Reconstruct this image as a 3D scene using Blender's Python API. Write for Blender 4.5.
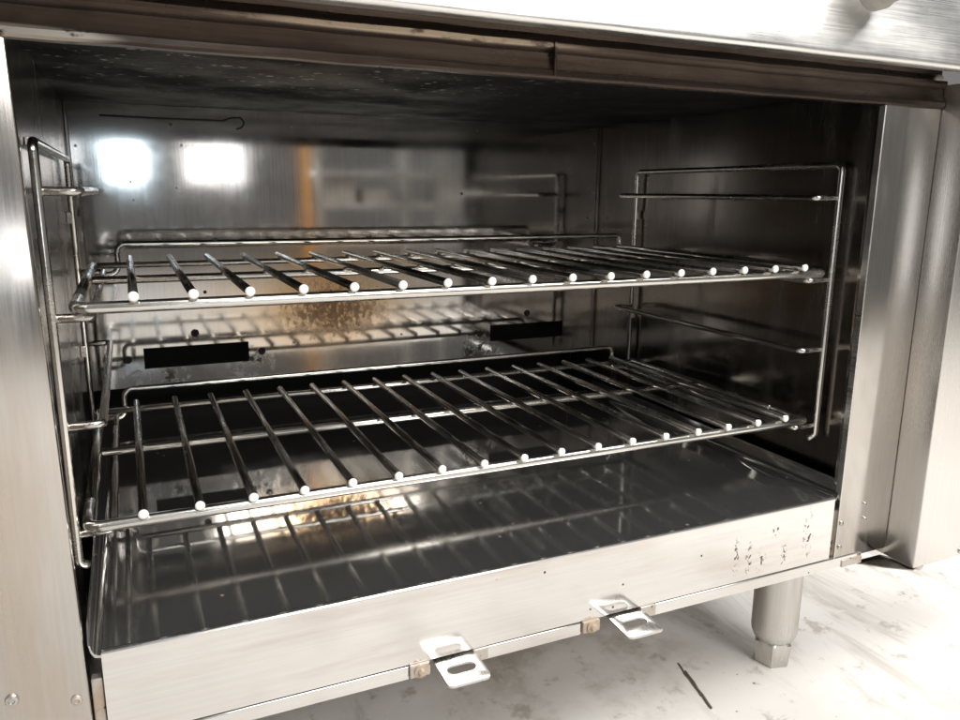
import bpy, bmesh, math, random
from mathutils import Vector, Matrix, Quaternion
for o in list(bpy.data.objects): bpy.data.objects.remove(o)
rnd = random.Random(7)
S = bpy.context.scene
COL = S.collection

# ------------------------------------------------------------------ camera
CAM = Vector((0.0002, -0.5666, 0.2249))
# rows: image right, image down, forward (world axes: X along the oven front, Y into the oven, Z up)
def rodrigues(a):
    a = Vector(a); return Matrix.Rotation(a.length, 3, a.normalized())
R = Matrix(((1, 0, 0), (0, 0, -1), (0, 1, 0))) @ rodrigues((0.2131469, -0.0371309, 0.4235312))
cd = bpy.data.cameras.new('camera'); cam = bpy.data.objects.new('camera', cd); COL.objects.link(cam)
m = Matrix.Identity(4)
for i in range(3):
    m[i][0] = R[0][i]; m[i][1] = -R[1][i]; m[i][2] = -R[2][i]; m[i][3] = CAM[i]
cam.matrix_world = m
cd.sensor_width = 36; cd.lens = 36 * 769.0 / 960; cd.clip_start = .01; cd.clip_end = 100
S.camera = cam

# ------------------------------------------------------------------ light
S.view_settings.view_transform = 'Standard'; S.view_settings.look = 'None'
S.view_settings.gamma = 1; S.view_settings.exposure = 0.0
w = bpy.data.worlds.new('World'); S.world = w; w.use_nodes = True
bg = w.node_tree.nodes['Background']; bg.inputs[0].default_value = (1.0, .98, .955, 1); bg.inputs[1].default_value = .20
def area(name, loc, target, sx, sy, power, col):
    l = bpy.data.lights.new(name, 'AREA'); l.shape = 'RECTANGLE'; l.size = sx; l.size_y = sy; l.energy = power; l.color = col
    o = bpy.data.objects.new(name, l); COL.objects.link(o); o.location = loc
    d = Vector(target) - Vector(loc); o.rotation_euler = d.to_track_quat('-Z', 'Y').to_euler(); return o
area('ceiling_or_fill_light', (1.15, -1.15, 2.1), (1.0, -.95, -.3), 1.9, 1.5, 108, (1, .982, .955))
area('ceiling_or_fill_light', (1.0, -3.2, 2.0), (.3, 0, 0), 1.3, .8, 62, (1, .985, .965))  # added fill, no known lamp: reaches the floor beneath the oven
area('ceiling_or_fill_light', (1.7, 1.5, 2.3), (1.2, .5, -.3), 1.9, 1.5, 72, (1, .982, .955))  # added fill behind the oven, whitens the floor around the leg
area('window_or_fill_light', (0.02, -4.0, .46), (0.02, 0, .46), .22, .38, 3.2, (.70, .87, 1))
area('window_or_fill_light', (0.55, -4.0, .46), (0.55, 0, .46), .36, .38, 2.2, (.98, .98, 1))
area('window_or_fill_light', (-2.6, -2.4, .75), (.3, 0, .3), .9, 1.5, 13, (.95, .97, 1))  # added fill at the left, no known window: highlights on upright metal edges

# ------------------------------------------------------------------ node helpers
class N:
    def __init__(s, name):
        s.m = bpy.data.materials.new(name); s.m.use_nodes = True; s.t = s.m.node_tree; s.n = s.t.nodes; s.l = s.t.links
        s.b = s.n['Principled BSDF']; s.pos = s.n.new('ShaderNodeNewGeometry').outputs['Position']
    def put(s, sock, v):
        if isinstance(v, (int, float)): sock.default_value = v
        elif isinstance(v, (tuple, list)): sock.default_value = tuple(v) + ((1,) if len(v) == 3 and sock.type == 'RGBA' else ())
        else: s.l.new(v, sock)
    def noise(s, scale, sc=(1, 1, 1), detail=3, rough=.5, off=(0, 0, 0), dist=0):
        mp = s.n.new('ShaderNodeMapping'); s.l.new(s.pos, mp.inputs[0]); mp.inputs['Scale'].default_value = sc; mp.inputs['Location'].default_value = off
        t = s.n.new('ShaderNodeTexNoise'); s.l.new(mp.outputs[0], t.inputs['Vector'])
        t.inputs['Scale'].default_value = scale; t.inputs['Detail'].default_value = detail; t.inputs['Roughness'].default_value = rough; t.inputs['Distortion'].default_value = dist
        return t.outputs['Fac']
    def voro(s, scale, sc=(1, 1, 1), rand=1):
        mp = s.n.new('ShaderNodeMapping'); s.l.new(s.pos, mp.inputs[0]); mp.inputs['Scale'].default_value = sc
        t = s.n.new('ShaderNodeTexVoronoi'); s.l.new(mp.outputs[0], t.inputs['Vector']); t.inputs['Scale'].default_value = scale; t.inputs['Randomness'].default_value = rand
        return t.outputs['Distance']
    def ramp(s, v, a, b, lo=0., hi=1.):
        r = s.n.new('ShaderNodeMapRange'); r.interpolation_type = 'SMOOTHSTEP'; s.put(r.inputs[0], v)
        r.inputs[1].default_value = a; r.inputs[2].default_value = b; r.inputs[3].default_value = lo; r.inputs[4].default_value = hi
        return r.outputs[0]
    def math(s, op, a, b=0.):
        q = s.n.new('ShaderNodeMath'); q.operation = op; s.put(q.inputs[0], a); s.put(q.inputs[1], b); return q.outputs[0]
    def mix(s, f, a, b):
        q = s.n.new('ShaderNodeMix'); q.data_type = 'RGBA'; s.put(q.inputs[0], f); s.put(q.inputs[6], a); s.put(q.inputs[7], b); return q.outputs[2]
    def dist(s, c, sc):
        v = s.n.new('ShaderNodeVectorMath'); v.operation = 'SUBTRACT'; s.l.new(s.pos, v.inputs[0]); v.inputs[1].default_value = c
        u = s.n.new('ShaderNodeVectorMath'); u.operation = 'MULTIPLY'; s.l.new(v.outputs[0], u.inputs[0]); u.inputs[1].default_value = sc
        q = s.n.new('ShaderNodeVectorMath'); q.operation = 'LENGTH'; s.l.new(u.outputs[0], q.inputs[0]); return q.outputs['Value']
    def bump(s, h, strength, d=.001):
        q = s.n.new('ShaderNodeBump'); q.inputs['Strength'].default_value = strength; q.inputs['Distance'].default_value = d; s.l.new(h, q.inputs['Height'])
        s.l.new(q.outputs[0], s.b.inputs['Normal'])
    def out(s, col, rough, metal):
        s.put(s.b.inputs['Base Color'], col); s.put(s.b.inputs['Roughness'], rough); s.put(s.b.inputs['Metallic'], metal); return s.m

def brushed(name, base, rough, along='X', streak=.10, dirt=.25, dirtcol=(.10, .075, .05), bump=.03, wav=.0, chips=0., rvar=.08):
    """brushed stainless with fine grain, cloudy smears and small chips of baked-on dirt"""
    a = N(name); sc = {'X': (1.5, 90, 90), 'Y': (90, 1.5, 90), 'Z': (90, 90, 1.5)}[along]
    g = a.noise(9, sc, 3, .6); cloud = a.noise(7, (1, 1, 1), 5, .6); fine = a.noise(60, (1, 1, 1), 4, .65)
    smear = a.noise(5, {'X': (1, 4, 4), 'Y': (4, 1, 4), 'Z': (4, 4, .7)}[along], 4, .6, (3, 1, 7))
    c = a.mix(a.ramp(g, .3, .7, 0, 1), tuple(x * (1 - streak) for x in base), tuple(min(1, x * (1 + streak)) for x in base))
    dm = a.math('MULTIPLY', a.ramp(smear, .48, .75), dirt)
    c = a.mix(dm, c, dirtcol)
    r = a.math('ADD', a.ramp(cloud, .3, .7, rough - rvar, rough + rvar), a.math('MULTIPLY', a.ramp(g, .3, .7, -.5, .5), rvar))
    r = a.math('ADD', r, a.math('MULTIPLY', dm, .22))
    met = a.math('SUBTRACT', 1, a.math('MULTIPLY', dm, .6))
    if chips:
        v = a.ramp(a.voro(75), .07, .11, 1, 0); k = a.math('MULTIPLY', v, a.ramp(fine, 1 - chips, 1.02 - chips))
        c = a.mix(k, c, (.03, .018, .012)); met = a.math('MULTIPLY', met, a.math('SUBTRACT', 1, k))
    h = g
    if wav: h = a.math('ADD', a.math('MULTIPLY', g, .15), a.math('MULTIPLY', a.noise(4.5, (1, 1, 1), 2), wav))
    a.bump(h, bump); return a.out(c, r, met)

M = {}
M['wire'] = brushed('chromed_wire', (.66, .64, .60), .20, 'X', .05, .35, (.16, .12, .08), .02)
M['wire_dull'] = brushed('heat_stained_wire', (.54, .515, .48), .22, 'Y', .10, .5, (.10, .075, .05), .02)
M['wire_end'] = N('cut_wire_end').out((.86, .84, .80), .5, .15)
M['stile'] = brushed('brushed_stile', (.50, .475, .445), .15, 'Z', .04, .48, (.38, .29, .20), .012, .0, .25, .025)
M['panel'] = brushed('satin_side_panel', (.70, .68, .65), .30, 'Z', .03, .08, (.45, .40, .34), .015, rvar=.03)
M['tab'] = brushed('stamped_tab_steel', (.66, .645, .62), .33, 'Y', .05, .30, (.38, .31, .24), .03, chips=.42)
M['ledge'] = brushed('polished_front_ledge', (.74, .73, .71), .36, 'X', .02, .05, (.5, .45, .4), .02)
M['leg'] = brushed('leg_steel', (.55, .53, .50), .33, 'Z', .06, .2, (.25, .2, .15), .02)
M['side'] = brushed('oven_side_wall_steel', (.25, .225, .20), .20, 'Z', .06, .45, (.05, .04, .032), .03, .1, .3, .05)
M['gusset'] = brushed('gusset_steel', (.30, .285, .265), .14, 'X', .05, .1)
M['knob'] = N('knob_plastic').out((.30, .28, .25), .4, 0.)
M['dark'] = N('burner_box_shade').out((.012, .011, .010), .8, 0.)  # near-black paints the burner box shade into colour; bolts and wire share it
M['wood'] = brushed('post_wood', (.55, .27, .07), .6, 'Z', .2, .2, (.2, .09, .03), .1); 
M['wood'].node_tree.nodes['Principled BSDF'].inputs['Metallic'].default_value = 0
for l in list(M['wood'].node_tree.nodes['Principled BSDF'].inputs['Metallic'].links): M['wood'].node_tree.links.remove(l)
M['storage'] = N('grey_cardboard').out((.30, .285, .265), .7, 0.)
M['twig'] = N('twig_bark').out((.13, .10, .075), .8, 0.)

def mat_back():
    a = N('oven_back_wall_steel')
    g = a.noise(8, (90, 1, 1.5), 3, .6); cloud = a.noise(5, (1, 1, 1), 5, .6); fine = a.noise(70, (1, 1, 1), 5, .7); med = a.noise(150, (1, 1, .8), 6, .8)
    c = a.mix(a.ramp(g, .3, .7), (.45, .435, .415), (.51, .495, .475))
    # heat tint towards straw and brown, darker towards the right corner
    c = a.mix(a.ramp(a.dist((.23, .455, .085), (5.0, 0, 8.0)), .1, 1.05, .72, 0), c, (.45, .30, .14))
    c = a.mix(a.ramp(a.noise(6, (1, 1, 1), 4, .6, (4, 2, 1)), .5, .8, 0, .55), c, (.22, .19, .155))
    # baked-on brown spatter patch
    d = a.dist((.245, .455, .073), (9.5, 0, 17)); sp = a.math('MULTIPLY', a.ramp(d, .1, 1.15, 1, 0), a.ramp(a.math('ADD', med, a.ramp(d, .1, 1.1, .08, -.14)), .42, .64))
    c = a.mix(a.ramp(a.math('ADD', d, a.math('MULTIPLY', a.noise(20), .7)), .4, 1.5, .6, 0), c, (.30, .16, .05))
    c = a.mix(a.math('MULTIPLY', sp, .62), c, (.15, .062, .02))
    # dark spatter by the slots
    s2 = a.math('MULTIPLY', a.math('MAXIMUM', a.ramp(a.dist((.02, .455, -.006), (22, 0, 55)), .3, 1.1, 1, 0), a.math('MAXIMUM', a.ramp(a.dist((.135, .455, .005), (26, 0, 40)), .2, 1, 1, 0), a.ramp(a.dist((.465, .455, 0), (26, 0, 30)), .2, 1, 1, 0))), a.ramp(fine, .52, .60))
    dots = a.math('MULTIPLY', a.ramp(a.voro(46, (1, 1, 1)), .07, .11, 1, 0), a.ramp(cloud, .5, .6))
    bl = a.math('MAXIMUM', s2, dots); c = a.mix(bl, c, (.02, .014, .01))
    top = a.ramp(a.noise(11, (1, 1, 1), 4, .6, (9, 0, 0)), .45, .75)
    r = a.math('ADD', a.ramp(cloud, .3, .7, .045, .11), a.math('MULTIPLY', a.math('MAXIMUM', sp, bl), .4))
    a.bump(a.math('ADD', a.math('MULTIPLY', g, .02), a.math('ADD', a.math('MULTIPLY', a.noise(4, (1, 1, 1), 0), 1.0), a.math('MULTIPLY', sp, .12))), .06, .003)
    return a.out(c, r, a.math('SUBTRACT', 1, a.math('MAXIMUM', a.math('MULTIPLY', sp, .75), bl)))
M['back'] = mat_back()

def mat_ceiling():
    a = N('charred_ceiling'); f = a.noise(55, (1, 1, 1), 5, .7); c0 = a.noise(8, (1, 1, 1), 5, .65)
    c = a.mix(a.ramp(c0, .35, .7), (.003, .0026, .0023), (.010, .0085, .0075))
    a.b.inputs['Specular IOR Level'].default_value = .18
    k = a.math('MULTIPLY', a.ramp(a.voro(95), .25, .38, 1, 0), a.math('MULTIPLY', a.ramp(f, .53, .6), a.ramp(a.dist((.10, .12, .322), (3.2, 5, 0)), .5, 1.3, 1, 0)))
    c = a.mix(k, c, (.26, .24, .22)); a.bump(f, .6, .003)
    return a.out(c, a.ramp(c0, .3, .7, .5, .75), 0.)
M['ceiling'] = mat_ceiling()

def mat_rail():
    a = N('smoke_stained_rail'); g = a.noise(6, (1.2, 30, 40), 4, .6); c0 = a.noise(5, (1, 1.5, 2.5), 5, .65, dist=.3)
    c = a.mix(a.ramp(g, .3, .72), (.052, .038, .030), (.080, .061, .049))
    c = a.mix(a.ramp(c0, .45, .70), c, (.026, .019, .015))
    k = a.math('MULTIPLY', a.ramp(a.dist((-.052, -.048, .3095), (15.5, 0, 190)), .6, 1, 1, 0), a.ramp(a.noise(60, (1, 1, 2), 4, .6), .35, .45)); c = a.mix(k, c, (.36, .315, .265))
    k2 = a.math('MULTIPLY', a.ramp(a.dist((.19, -.048, .3295), (6.5, 0, 330)), .5, 1, 1, 0), a.ramp(a.noise(45, (1, 1, 2), 4, .6), .35, .5)); c = a.mix(k2, c, (.36, .29, .22))
    a.bump(g, .08); return a.out(c, a.ramp(c0, .3, .7, .22, .38), .9)
M['rail'] = mat_rail()

def mat_deck():
    a = N('oven_floor_steel'); g = a.noise(8, (90, 1.5, 90), 3, .6); cl = a.noise(7, (1, 1, 1), 5, .6); gx = a.noise(3, (10, .8, 1), 4, .6)
    c = a.mix(a.ramp(g, .3, .7), (.54, .535, .52), (.62, .615, .60))
    c = a.mix(a.ramp(cl, .5, .78, 0, .45), c, (.15, .12, .095))
    sp = a.math('MULTIPLY', a.ramp(a.voro(50), .06, .1, 1, 0), a.ramp(a.noise(30), .55, .6)); c = a.mix(sp, c, (.30, .17, .09))
    a.bump(a.math('ADD', a.math('MULTIPLY', g, .08), a.noise(3, (1, 1, 1), 0)), .03, .002)
    return a.out(c, a.math('ADD', a.ramp(cl, .3, .7, .035, .085), a.ramp(gx, .3, .7, -.015, .015)), a.math('SUBTRACT', .94, a.math('MULTIPLY', sp, .7)))
M['deck'] = mat_deck()

def mat_apron():
    a = N('scuffed_apron_steel'); g = a.noise(7, (1.2, 90, 90), 4, .6); sm = a.noise(9, (.6, 3, 5), 5, .65, (2, 5, 1)); f = a.noise(90, (1, 1, 1), 4, .7)
    c = a.mix(a.ramp(g, .3, .7), (.70, .68, .655), (.74, .72, .70))
    c = a.mix(a.ramp(sm, .48, .72, 0, .45), c, (.54, .47, .42))
    dots = a.math('MULTIPLY', a.ramp(a.voro(58), .055, .085, 1, 0), a.ramp(a.noise(17, (1, 1, 1), 2, .5, (1, 8, 0)), .56, .58))
    # chipped drips near the right end and rust along the lower fold
    dr = None
    for cx, cz, sx, sz in ((.510, -.118, 150, 42), (.527, -.123, 170, 40), (.543, -.128, 130, 60), (.572, -.126, 190, 60), (.603, -.107, 120, 33), (.606, -.118, 160, 40), (.56, -.1, 120, 120)):
        q = a.ramp(a.dist((cx, -.045, cz), (sx, 0, sz)), .3, 1, 1, 0); dr = q if dr is None else a.math('MAXIMUM', dr, q)
    dr = a.math('MULTIPLY', dr, a.ramp(a.noise(240, (1, 1, .8), 3, .6), .55, .58))
    k = a.math('MAXIMUM', dots, dr); c = a.mix(k, c, (.07, .04, .025))
    a.bump(a.math('ADD', a.math('MULTIPLY', g, .2), a.noise(6, (1, 1, 1), 0)), .02, .002)
    return a.out(c, a.ramp(sm, .3, .7, .12, .2), a.math('SUBTRACT', .9, a.math('MULTIPLY', k, .9)))
M['apron'] = mat_apron()

def mat_rusty():
    a = N('rust_spotted_bracket'); f = a.noise(85, (1, 1, 1), 5, .7); c0 = a.noise(28, (1, 1, 1), 4, .65)
    c = a.mix(a.ramp(c0, .42, .60), (.52, .48, .43), (.42, .33, .245)); c = a.mix(a.ramp(f, .57, .63), c, (.06, .033, .02))
    a.bump(f, .4, .001); return a.out(c, .5, a.ramp(c0, .4, .6, .8, .3))
M['rusty'] = mat_rusty()

def mat_floor():
    a = N('worn_pale_concrete'); b = a.noise(2.2, (1, 1, 1), 6, .6); f = a.noise(26, (1, 1, 1), 6, .7); sc = a.noise(6, (2, .5, 1), 5, .7, (2, 3, 0), .6)
    c = a.mix(a.ramp(b, .3, .7), (.60, .57, .535), (.70, .68, .65))
    c = a.mix(a.ramp(sc, .50, .70, 0, .75), c, (.36, .32, .28))
    c = a.mix(a.ramp(f, .56, .68, 0, .6), c, (.30, .26, .22))
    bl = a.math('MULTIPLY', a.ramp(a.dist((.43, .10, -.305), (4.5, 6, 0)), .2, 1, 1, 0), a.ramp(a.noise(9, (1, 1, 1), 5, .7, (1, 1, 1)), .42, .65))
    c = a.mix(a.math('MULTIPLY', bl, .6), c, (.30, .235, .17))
    v = a.ramp(a.voro(40), .05, .09, 1, 0); c = a.mix(a.math('MULTIPLY', v, a.ramp(f, .5, .55)), c, (.12, .09, .07))
    scr = a.ramp(a.noise(5, (3, 40, 1), 3, .6, (0, 0, 0), .8), .68, .72, 0, .4); c = a.mix(scr, c, (.78, .76, .73))
    a.bump(f, .2, .002); return a.out(c, a.ramp(b, .3, .7, .45, .65), 0.)
M['floor'] = mat_floor()

# ------------------------------------------------------------------ mesh helpers
def link(name, me, mat, parent=None):
    o = bpy.data.objects.new(name, me); COL.objects.link(o)
    if mat and not me.materials: me.materials.append(M[mat] if isinstance(mat, str) else mat)
    if parent is not None:
        o.parent = parent; p = parent; off = Vector()
        while p is not None: off += p.location; p = p.parent
        if not me.get('shifted'): me.transform(Matrix.Translation(-off)); me['shifted'] = 1
    return o
def thing(name, label, cat, loc=(0, 0, 0), group=None):
    o = bpy.data.objects.new(name, None); COL.objects.link(o); o.location = loc; o.empty_display_size = .02
    o['label'] = label; o['category'] = cat
    if group: o['group'] = group
    return o
def fin(bm, smooth=True, angle=.6):
    bmesh.ops.recalc_face_normals(bm, faces=bm.faces)
    me = bpy.data.meshes.new('m'); bm.to_mesh(me); bm.free()
    if smooth:
        for p in me.polygons: p.use_smooth = True
        me.set_sharp_from_angle(angle=angle)
    return me
def boxmesh(x0, x1, y0, y1, z0, z1, bev=.0008, seg=2, bm=None):
    own = bm is None; b2 = bmesh.new()
    v = [b2.verts.new((x, y, z)) for x in (x0, x1) for y in (y0, y1) for z in (z0, z1)]
    for f in ((0, 1, 3, 2), (4, 6, 7, 5), (0, 4, 5, 1), (2, 3, 7, 6), (0, 2, 6, 4), (1, 5, 7, 3)): b2.faces.new([v[i] for i in f])
    if bev: bmesh.ops.bevel(b2, geom=list(b2.edges), offset=bev, segments=seg, affect='EDGES', profile=.5)
    if own: return fin(b2, True, .35)
    me = bpy.data.meshes.new('t'); b2.to_mesh(me); b2.free(); bm.from_mesh(me); bpy.data.meshes.remove(me)
def fillet(pts, r, n=6):
    pts = [Vector(p) for p in pts]
    if r <= 0 or len(pts) < 3: return pts
    out = [pts[0]]
    for i in range(1, len(pts) - 1):
        p = pts[i]; a = (pts[i - 1] - p); b = (pts[i + 1] - p); la, lb = a.length, b.length; a.normalize(); b.normalize()
        ang = a.angle(b)
        if ang > 3.05: out.append(p); continue
        t = min(r / math.tan(ang / 2), la * .49, lb * .49); rr = t * math.tan(ang / 2)
        c = p + (a + b).normalized() * (rr / math.sin(ang / 2)); p0 = p + a * t; p1 = p + b * t
        u = (p0 - c); q = u.rotation_difference(p1 - c)
        for k in range(n + 1):
            out.append(c + Quaternion().slerp(q, k / n) @ u)
    out.append(pts[-1]); return out
def tubemesh(pts, r, fr=0, seg=14, closed=False, capbev=.35, bm=None):
    pts = fillet(pts, fr); own = bm is None
    if own: bm = bmesh.new()
    rings = []; up = None
    rows = []
    n = len(pts)
    for i, p in enumerate(pts):
        t = (pts[min(i + 1, n - 1)] - pts[max(i - 1, 0)]).normalized()
        if up is None:
            up = t.orthogonal().normalized()
        else:
            up = (up - t * up.dot(t)).normalized()
        rows.append((p, t, up.copy()))
    first = rows[0]; last = rows[-1]; k = r * capbev
    seq = [(first[0], first[1], first[2], r - k)] + [(first[0] + first[1] * k, first[1], first[2], r)] + [(a, b, c, r) for a, b, c in rows[1:-1]] + [(last[0] - last[1] * k, last[1], last[2], r), (last[0], last[1], last[2], r - k)]
    for p, t, u, rr in seq:
        s = t.cross(u)
        rings.append([bm.verts.new(p + (u * math.cos(2 * math.pi * j / seg) + s * math.sin(2 * math.pi * j / seg)) * rr) for j in range(seg)])
    for a, b in zip(rings, rings[1:]):
        for j in range(seg): bm.faces.new((a[j], a[(j + 1) % seg], b[(j + 1) % seg], b[j]))
    bm.faces.new(rings[0][::-1]); bm.faces.new(rings[-1])
    return fin(bm, True, .9) if own else None
def lathe(c, prof, seg=40, axis='Z', hexfrom=None):
    bm = bmesh.new(); rings = []
    for (r, h, n) in prof:
        ring = []
        for j in range(seg):
            t = 2 * math.pi * j / seg; rr = r
            if n:   # n-sided outline
                q = 2 * math.pi / n; u = (t + .26) % q - q / 2; rr = r * math.cos(q / 2) / math.cos(u)
            x, y = rr * math.cos(t), rr * math.sin(t)
            ring.append(bm.verts.new(Vector(c) + (Vector((x, y, h)) if axis == 'Z' else Vector((x, -h, y)))))
        rings.append(ring)
    for a, b in zip(rings, rings[1:]):
        for j in range(seg): bm.faces.new((a[j], a[(j + 1) % seg], b[(j + 1) % seg], b[j]))
    bm.faces.new(rings[0][::-1]); bm.faces.new(rings[-1]); return fin(bm, True, .5)
def extrude_profile(prof, x0, x1, nx=1, wob=0, ang=.5):
    """closed (y, z) profile swept along X"""
    bm = bmesh.new(); rows = []
    for i in range(nx + 1):
        x = x0 + (x1 - x0) * i / nx; dy = wob * math.sin(i * 1.7) ; dz = wob * math.cos(i * 2.3)
        rows.append([bm.verts.new((x, y + dy, z + dz)) for y, z in prof])
    n = len(prof)
    for a, b in zip(rows, rows[1:]):
        for j in range(n): bm.faces.new((a[j], a[(j + 1) % n], b[(j + 1) % n], b[j]))
    bm.faces.new(rows[0]); bm.faces.new(rows[-1][::-1]); return fin(bm, True, ang)
def plate(outline, holes, thick, mat4, bev=.0):
    """flat sheet with real holes: 2-D outline and hole loops, filled and extruded, placed with mat4"""
    cu = bpy.data.curves.new('c', 'CURVE'); cu.dimensions = '2D'; cu.fill_mode = 'BOTH'; cu.extrude = thick / 2; cu.bevel_depth = bev; cu.bevel_resolution = 1; cu.offset = -bev
    for lp in [outline] + holes:
        sp = cu.splines.new('POLY'); sp.points.add(len(lp) - 1); sp.use_cyclic_u = True
        for i, (x, y) in enumerate(lp): sp.points[i].co = (x, y, 0, 1)
    o = bpy.data.objects.new('c', cu); COL.objects.link(o); dg = bpy.context.evaluated_depsgraph_get()
    me = bpy.data.meshes.new_from_object(o.evaluated_get(dg)); bpy.data.objects.remove(o); bpy.data.curves.remove(cu)
    me.materials.clear(); me.transform(mat4)
    bm = bmesh.new(); bm.from_mesh(me); bmesh.ops.remove_doubles(bm, verts=bm.verts, dist=1e-6); bpy.data.meshes.remove(me); return fin(bm, True, .5)
def rect(x0, x1, y0, y1): return [(x0, y0), (x1, y0), (x1, y1), (x0, y1)]
def rrect(x0, x1, y0, y1, r, n=5):
    o = []
    for cx, cy, a0 in ((x1 - r, y0 + r, -90), (x1 - r, y1 - r, 0), (x0 + r, y1 - r, 90), (x0 + r, y0 + r, 180)):
        for k in range(n + 1): t = math.radians(a0 + 90 * k / n); o.append((cx + r * math.cos(t), cy + r * math.sin(t)))
    return o
def circ(cx, cy, r, n=20): return [(cx + r * math.cos(2 * math.pi * k / n), cy + r * math.sin(2 * math.pi * k / n)) for k in range(n)]
XZ = lambda y: Matrix(((1, 0, 0, 0), (0, 0, -1, y), (0, 1, 0, 0), (0, 0, 0, 1)))     # sheet in the X-Z plane
XY = lambda z: Matrix.Translation((0, 0, z))

# ------------------------------------------------------------------ the floor
GZ = -.305
bm = bmesh.new(); NX = 40
bmesh.ops.create_grid(bm, x_segments=NX, y_segments=NX, size=1)
for v in bm.verts: v.co = Vector((v.co.x * 4 + 1, v.co.y * 4 - 2.2, GZ))
fl = link('concrete_floor', fin(bm, False), 'floor'); fl['kind'] = 'structure'

# ------------------------------------------------------------------ the oven body
YF, YB = -.045, .455
XL, XR = -.056, .660
ZC = .322
oven = thing('range_oven', 'open stainless steel range oven standing on round legs', 'oven', (.3, .2, GZ))
def part(name, me, mat, parent=None, label=None):
    o = link(name, me, mat, parent or oven)
    if label: o['label'] = label
    return o
# back wall with the two vent slots
bw = part('back_wall', plate(rect(XL, XR, -.016, ZC), [rect(.0058, .132, .0064, .0325), rect(.480, .6035, .0076, .0318)], .0016, XZ(YB + .0008)), 'back')
for bx, bz, br in ((.0673, .0479, .0052), (.1485, .0184, .005), (-.0124, .0194, .005), (.5415, .0469, .005), (.4636, .0199, .005), (.0826, .0993, .0022)):
    part('bolt', lathe((bx, YB, bz), [(br, -.001, 0), (br, .0012, 6), (br * .8, .0022, 6), (br * .4, .0016, 0)], 24, 'Y'), M['dark'], bw)
part('burner_box', boxmesh(XL - .003, XR + .003, .56, .564, -.20, ZC + .003, 0), 'dark')
part('burner_box', boxmesh(XL + .001, XR - .001, .30, .558, -.1543, -.152, 0), 'dark')
# side walls and roof of the cavity
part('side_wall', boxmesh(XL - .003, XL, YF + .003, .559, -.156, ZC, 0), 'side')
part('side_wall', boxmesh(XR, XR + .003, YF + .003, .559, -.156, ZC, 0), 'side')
part('oven_ceiling', boxmesh(XL - .003, XR + .003, YF + .009, .559, ZC + .0005, ZC + .004, 0), 'ceiling')
part('corner_trim', boxmesh(XL + .0002, XL + .004, YB - .004, YB - .0003, -.016, ZC, .0006), 'side')
part('corner_trim', boxmesh(XR - .004, XR - .0002, YB - .004, YB - .0003, -.016, ZC, .0006), 'side')
# outer skin, so that nothing shines in from behind
part('bounce_panel', boxmesh(XL - .003, XR + .003, YF + .016, .559, -.1563, -.1545, 0), 'panel')  # unseen pale reflector, added to bounce light onto the floor below
part('outer_panel', boxmesh(-.26, -.257, YF + .003, .60, -.156, .41, .0008), 'panel')
part('outer_panel', boxmesh(.727, .730, YF + .021, .60, -.156, .41, .0008), 'panel')
part('rear_panel', boxmesh(-.256, .7265, .60, .603, -.156, .41, .0008), 'panel')
part('top_plate', boxmesh(-.262, .735, -.05, .61, .4105, .416, .001), 'ledge')
# front stiles
bm = bmesh.new()
v = [bm.verts.new(p) for p in ((-.258, YF, -.170), (-.0472, YF, -.170), (-.0536, YF, .312), (-.258, YF, .312))]
f = bm.faces.new(v); ex = bmesh.ops.extrude_face_region(bm, geom=[f])
for q in ex['geom']:
    if isinstance(q, bmesh.types.BMVert): q.co.y += .0025 if q.co.x < -.1 else .0115
bmesh.ops.bevel(bm, geom=[e for e in bm.edges], offset=.0014, segments=3, affect='EDGES', profile=.5)
sl = part('front_stile', fin(bm, True, .4), 'stile')
sr = part('front_stile', boxmesh(.6455, .7215, YF, YF + .011, -.1485, .312, .0011, 3), 'stile')
part('edge_glint_strip', boxmesh(.6437, .6453, YF - .0008, YF + .006, -.1480, .3065, .0004), 'tab', sr)  # thin pale strip added in place of the highlight along the stile edge
def screw(x, z, parent, r=.0042, y=YF, mat='leg'):
    part('screw', lathe((x, y, z), [(r, -.0005, 0), (r, .0006, 0), (r * .85, .0016, 0), (r * .5, .0021, 0), (r * .42, .0012, 0)], 20, 'Y'), mat, parent)
screw(-.0920, -.0972, sl, .0042); screw(-.0557, -.1078, sl, .0036, mat='rusty')
screw(.6494, -.1066, sr, .0028); screw(.6506, -.1337, sr, .0028); screw(.6803, -.0896, sr, .0014); screw(.6831, -.1069, sr, .0018)
# rail over the opening: folded lower edge, stained face, bead under the ledge
prof = [(YF + .004, .3075), (YF - .0012, .3068), (YF - .0030, .3085), (YF - .0032, .3120), (YF - .0012, .3145), (YF + .0005, .320), (YF + .0012, .3245), (YF - .001, .3262), (YF - .003, .3285), (YF - .0025, .3315), (YF + .001, .334), (YF + .004, .338), (YF + .004, .348), (YF + .012, .348), (YF + .012, .3075)]
part('top_rail', extrude_profile(prof, -.256, .7213, 30, .0003), 'rail')
part('rail_joint', boxmesh(.2925, .2945, YF - .0045, YF + .003, .3085, .3325, .0006), 'rail')
# front ledge (rounded nose, bright face)
pr = [(YF + .02, .346), (YF - .030, .3345)]
for k in range(0, 6):
    t = math.radians(-95 + k * 23); pr.append((-.0850 - .004 * math.cos(t), .3380 + .004 * math.sin(t)))
pr += [(-.0862, .348), (-.0835, .356), (-.0805, .3645), (-.0775, .373), (-.0735, .386), (-.065, .412), (-.06, .4165), (-.055, .40), (YF + .02, .40)]
led = part('front_ledge', extrude_profile(pr, -.27, 1.0, 24, .0002), 'ledge')
part('control_knob', lathe((.566, -.089, .3915), [(.020, -.004, 0), (.020, .004, 0), (.017, .008, 0), (.0155, .022, 0), (.013, .025, 0)], 36, 'Y'), 'knob')
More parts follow.
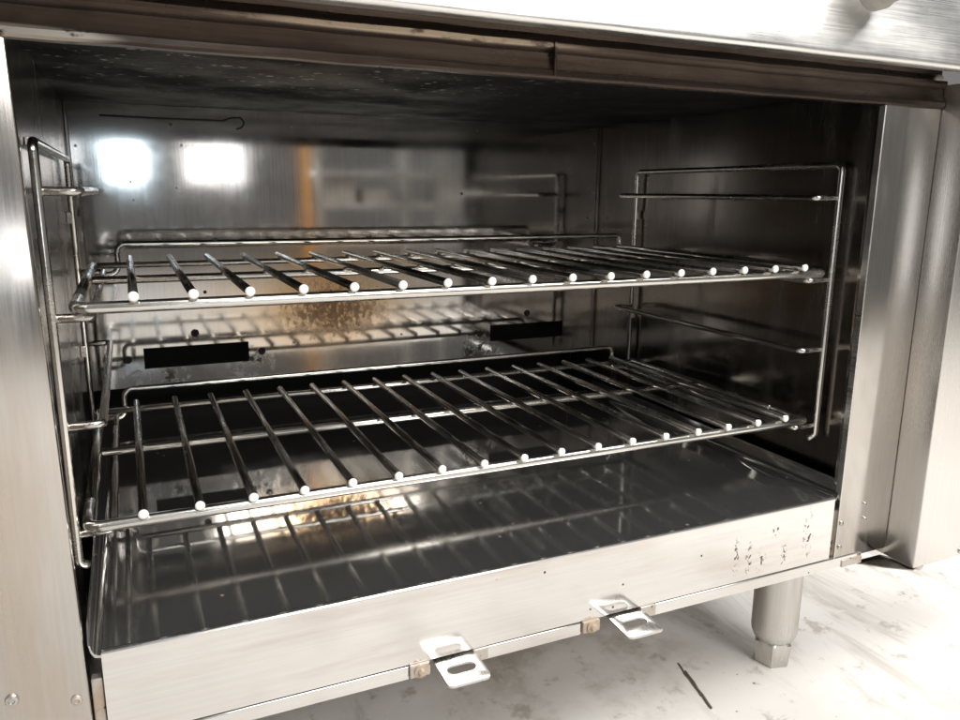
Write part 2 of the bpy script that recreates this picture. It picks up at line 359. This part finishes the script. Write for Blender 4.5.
# right-hand side panel standing proud of the stile, with its top lip and the gusset under it
sp_ = part('side_panel', boxmesh(.722, .98, -.080, YF + .02, -.1565, .329, .0016, 3), 'panel')
screw(.7945, -.168 + .018, sp_, .0035, -.080)
part('corner_gusset', plate([(.676, YF + .004), (.7205, YF + .004), (.728, -.052), (.7285, -.0785), (.722, -.0795), (.70, -.064)], [], .0012, XY(-.1583)), 'gusset')
part('gusset_foot', lathe((.737, -.074, -.1625), [(.0035, 0, 0), (.005, .002, 0), (.005, .0055, 0)], 20), 'leg')
# bottom rail in three lengths with the rusty ends, hinge brackets between them
for x0, x1 in ((-.047, .1765), (.2345, .3365), (.4005, .684)):
    part('bottom_rail', boxmesh(x0, x1, YF - .0012, YF + .014, -.1565, -.1452, .0008), 'apron')
for x0, x1, z0, z1 in ((-.0468, -.0395, -.1445, -.098), (.6385, .6448, -.1445, -.094)):
    part('end_bracket', boxmesh(x0, x1, YF + .004, YF + .012, z0, z1, .001), 'rusty')
part('bracket_foot', boxmesh(.655, .684, YF - .0025, YF + .003, -.1570, -.1490, .0008), 'rusty')
part('rust_patch', boxmesh(.2325, .2462, YF - .0022, YF + .006, -.1560, -.1448, .0012), 'rusty')
part('rust_patch', boxmesh(.4000, .4170, YF - .0022, YF + .006, -.1560, -.1446, .0012), 'rusty')
def bracket(cx, tilt, bx):
    w2 = .0186
    me = plate(rrect(cx - w2, cx + w2, -.0790, YF + .03, .0052), [rrect(cx - .0120, cx + .0120, -.0655, -.0545, .0054)], .0014, Matrix.Translation((0, 0, -.1482)), .0003)
    for vv in me.vertices:      # the tongue droops a little
        vv.co.z -= (YF - vv.co.y) * .045 + (vv.co.x - cx) * tilt
    part('hinge_tongue', me, 'tab')
    b = part('bolt_block', boxmesh(bx, bx + .0175, YF - .003, YF + .01, -.1558, -.1446, .0012), 'rusty')
    part('bolt', lathe((bx + .009, YF - .003, -.1500), [(.0055, -.0005, 0), (.0055, .0015, 0), (.0035, .0022, 0), (.003, .0045, 6), (.002, .005, 6)], 24, 'Y'), 'rusty', b)
bracket(.2165, .0, .1770)
bracket(.3840, .004, .3380)
# legs
for lx, ly in ((.645, .024), (-.035, .024), (.645, .50), (-.035, .50)):
    lg = part('leg', lathe((lx, ly, 0), [(.0255, -.1575, 0), (.0255, -.262, 0), (.0247, -.2665, 0), (.0222, -.2725, 0), (.0205, -.2745, 0), (.0195, -.2755, 0)], 44), 'leg')
    part('foot', lathe((lx, ly, 0), [(.0195, -.2750, 0), (.0225, -.2775, 6), (.0205, -.3025, 6), (.0195, GZ + .0002, 6)], 48), 'leg', lg)
    part('mount_plate', boxmesh(lx - .035, lx + .035, ly - .030, ly + .04, -.1577, -.1566, .0003), 'rusty', lg)

# ------------------------------------------------------------------ lift-out oven floor
ZF = -.0805
deck = thing('oven_floor_pan', 'lift-out oven floor with a pale scuffed front apron and dark shiny plate', 'oven floor', (.3, .2, -.1445))
fp = [(-.0442, -.0790), (-.0436, -.0774), (-.0420, -.0768), (-.0404, -.0772), (-.0392, -.0785), (-.038, -.0798), (-.036, -.0805), (.428, -.0805), (.430, -.0795), (.4315, -.0775), (.433, -.0775), (.433, -.083), (-.0442, -.083)]
link('floor_plate', extrude_profile(fp, -.0385, .6375, 1, 0, .05), 'deck', deck)
ap = [(YF, -.1443), (YF, -.0800), (YF - .0002, -.0785), (YF + .0005, -.0775), (YF + .0009, -.0790), (YF + .0012, -.0830), (YF + .0016, -.1428), (YF + .010, -.1428), (YF + .010, -.1443)]
link('front_apron', extrude_profile(ap, -.0388, .6372, 16, .00006, .05), 'apron', deck)
for sx, x in ((1, -.0388), (-1, .6378)):     # side flanges: rounded bend up from the plate, clipped front corner
    bm = bmesh.new(); rows = []
    sec = [(0, ZF), (-.002, ZF + .0004), (-.0042, ZF + .002), (-.0056, ZF + .005), (-.0062, ZF + .009), (-.0066, ZF + .0205), (-.0076, ZF + .0205), (-.0072, ZF + .009), (-.0062, ZF + .003), (-.004, ZF - .001), (0, ZF - .002)]
    for y, k in ((-.0425, .42), (-.0330, 1), (.0, 1), (.1, 1), (.2, 1), (.3, 1), (.43, 1)):
        rows.append([bm.verts.new((x + sx * dx, y, min(z, ZF + .0205 * k))) for dx, z in sec])
    for a_, b_ in zip(rows, rows[1:]):
        for j in range(len(sec)): bm.faces.new((a_[j], a_[(j + 1) % len(sec)], b_[(j + 1) % len(sec)], b_[j]))
    bm.faces.new(rows[0]); bm.faces.new(rows[-1]); link('side_flange', fin(bm, True, .8), 'deck', deck)

# ------------------------------------------------------------------ racks
def make_rack(label, z, dx, dy, zfix):
    t = thing('oven_rack', label, 'oven rack', (.304 + dx, .16, z - .012), 'chromed wire racks in the oven')
    x0, x1, yf, yb = -.036 + dx, .644 + dx, .004 + dy, .318 + dy
    zr = z - .0033 - .0042
    link('front_rail', tubemesh([(x0, yf + .05, zr), (x0, yf, zr), (x1, yf, zr), (x1, yf + .05, zr)], .0043, .009), 'wire', t)
    for x in (x0, x1): link('side_rail', tubemesh([(x, yf + .0498, zr), (x, yb + .002, zr)], .0043, 0), 'wire_dull', t)
    link('back_rail', tubemesh([(x0 + .0043, yb - .003, zr + .0008), (x1 - .0043, yb - .003, zr + .0008)], .0032), 'wire', t)
    link('cross_rail', tubemesh([(x0 + .0043, .174 + dy, zr + .0005), (x1 - .0043, .174 + dy, zr + .0005)], .0036), 'wire', t)
    zt = z + .0145
    link('back_stop', tubemesh([(x0 + .006, yb + .0045, z - .0165), (x0 + .024, yb + .0045, z - .0165), (x0 + .024, yb + .0045, zt), (x1 - .032, yb + .0045, zt), (x1 - .032, yb + .0045, z - .0165), (x1 - .012, yb + .0045, z - .0165)], .0029, .009), 'wire', t)
    for i in range(17):
        x = i * .038 + dx; jx = rnd.uniform(-.0006, .0006); jy = rnd.uniform(-.0012, .0012)
        b = link('bar', tubemesh([(x, -.002 + dy + jy, z), (x + jx, yb + .002, z)], .0033, 0, 12, capbev=.25), 'wire_dull', t)
        link('bar_end', lathe((x, -.0021 + dy + jy, z), [(.0024, 0, 0), (.0035, .0006, 0), (.0036, .0014, 0), (.0028, .0022, 0), (.0012, .0025, 0)], 14, 'Y'), 'wire_end', b)
    return t
make_rack('upper wire oven rack, seen almost edge-on across the middle of the oven', .1547, 0, 0, 0)
make_rack('lower wire oven rack, just above the shiny oven floor', 0, -.0058, -.0015, 0)

# ------------------------------------------------------------------ rack guides on the side walls
def guide(label, s, xw, xi, zb, rungs, yf, yr):
    t = thing('rack_guide', label, 'rack guide', (xw, .17, zb), 'wire rack guides on the side walls')
    link('frame', tubemesh([(xw + s * .006, yf + .004, zb), (xw, yf, zb + .004), (xw, yf, .2545), (xw, yr, .2545), (xw, yr, zb)], .0031, .007), 'wire', t)
    for z in rungs:
        link('rung', tubemesh([(xw + s * .002, yf + .002, z), (xi, yf + .002, z), (xi, yr - .004, z), (xw + s * .002, yr - .004, z)], .0031, .005), 'wire_dull', t)
    for z in (.05, .19): link('wall_clip', boxmesh(min(xw, xw - s * .0055), max(xw, xw - s * .0055), yr - .004, yr + .004, z, z + .012, .0008), 'wire_dull', t)
    for z in (-.015, .235): link('wall_clip', boxmesh(min(xw, xw - s * .0055), max(xw, xw - s * .0055), yf + .01, yf + .018, .2545 - .003, .2545 + .003, .0008), 'wire_dull', t) if z > 0 else None
    return t
guide('chromed wire rack guide on the left wall of the oven', 1, -.0505, -.0265, -.040, (.2232, .1400, .0645, -.0145), .010, .338)
guide('chromed wire rack guide on the dark right wall of the oven', -1, .652, .622, -.030, (.2224, .1405, .0680, -.0145), .002, .345)

# ------------------------------------------------------------------ small things
wr = link('capillary_wire', tubemesh([(-.014, .20, .2872), (.03, .202, .2868), (.088, .2, .2868), (.094, .199, .2895), (.103, .198, .2902), (.1062, .198, .2855), (.1035, .198, .2812), (.099, .198, .2800)], .0009, .003, 8), 'dark')
wr['label'] = 'thin dark bent wire hanging under the oven roof'; wr['category'] = 'wire'
for k, (a, b, r, lab) in enumerate((((.5392, .0600, 0), (.5235, .0020, 0), .0008, 'thin straight dark twig lying on the pale floor by the leg'), ((.5365, .0440, 0), (.5208, -.0190, 0), .0013, 'thicker dark twig lying on the floor nearest the camera'))):
    p = [Vector(a).lerp(Vector(b), i / 6) + Vector((rnd.uniform(-.001, .001), 0, 0)) for i in range(7)]
    tw = link('twig', tubemesh([(q.x, q.y, GZ + r + .0002) for q in p], r, 0, 8), 'twig'); tw['label'] = lab; tw['category'] = 'twig'; tw['group'] = 'twigs on the floor'
po = link('wooden_post', boxmesh(.71, .755, -2.03, -2.0, GZ, 1.6, .003), 'wood'); po['label'] = 'orange wooden post mirrored in the shiny back wall of the oven'; po['category'] = 'post'

sh = thing('shelving_unit', 'grey metal shelving mirrored dimly in the shiny back wall of the oven', 'shelving', (1.4, -2.4, GZ))
for x in (.86, 1.30, 1.50, 2.4):
    link('upright', boxmesh(x, x + .03, -2.4, -2.37, GZ, 1.7, .001), 'leg', sh)
for z in (-.05, .14, .30, .62): link('shelf', boxmesh(.862, 2.428, -2.75, -2.401, z, z + .025, .001), 'panel', sh)
for x0, x1, z0, z1, lab in ((.90, 1.08, .167, .29, 'tall grey box beside the wooden post, mirrored in the back wall'), (1.12, 1.26, .167, .24, 'low grey box between tall box and upright, mirrored in the back wall'), (1.56, 1.9, .167, .28, 'wide grey box right of the mirrored shelf uprights')):
    bx = link('storage_box', boxmesh(x0, x1, -2.70, -2.45, z0 - .0015, z1, .003), 'storage'); bx['label'] = lab; bx['category'] = 'box'; bx['group'] = 'boxes on the mirrored shelving'
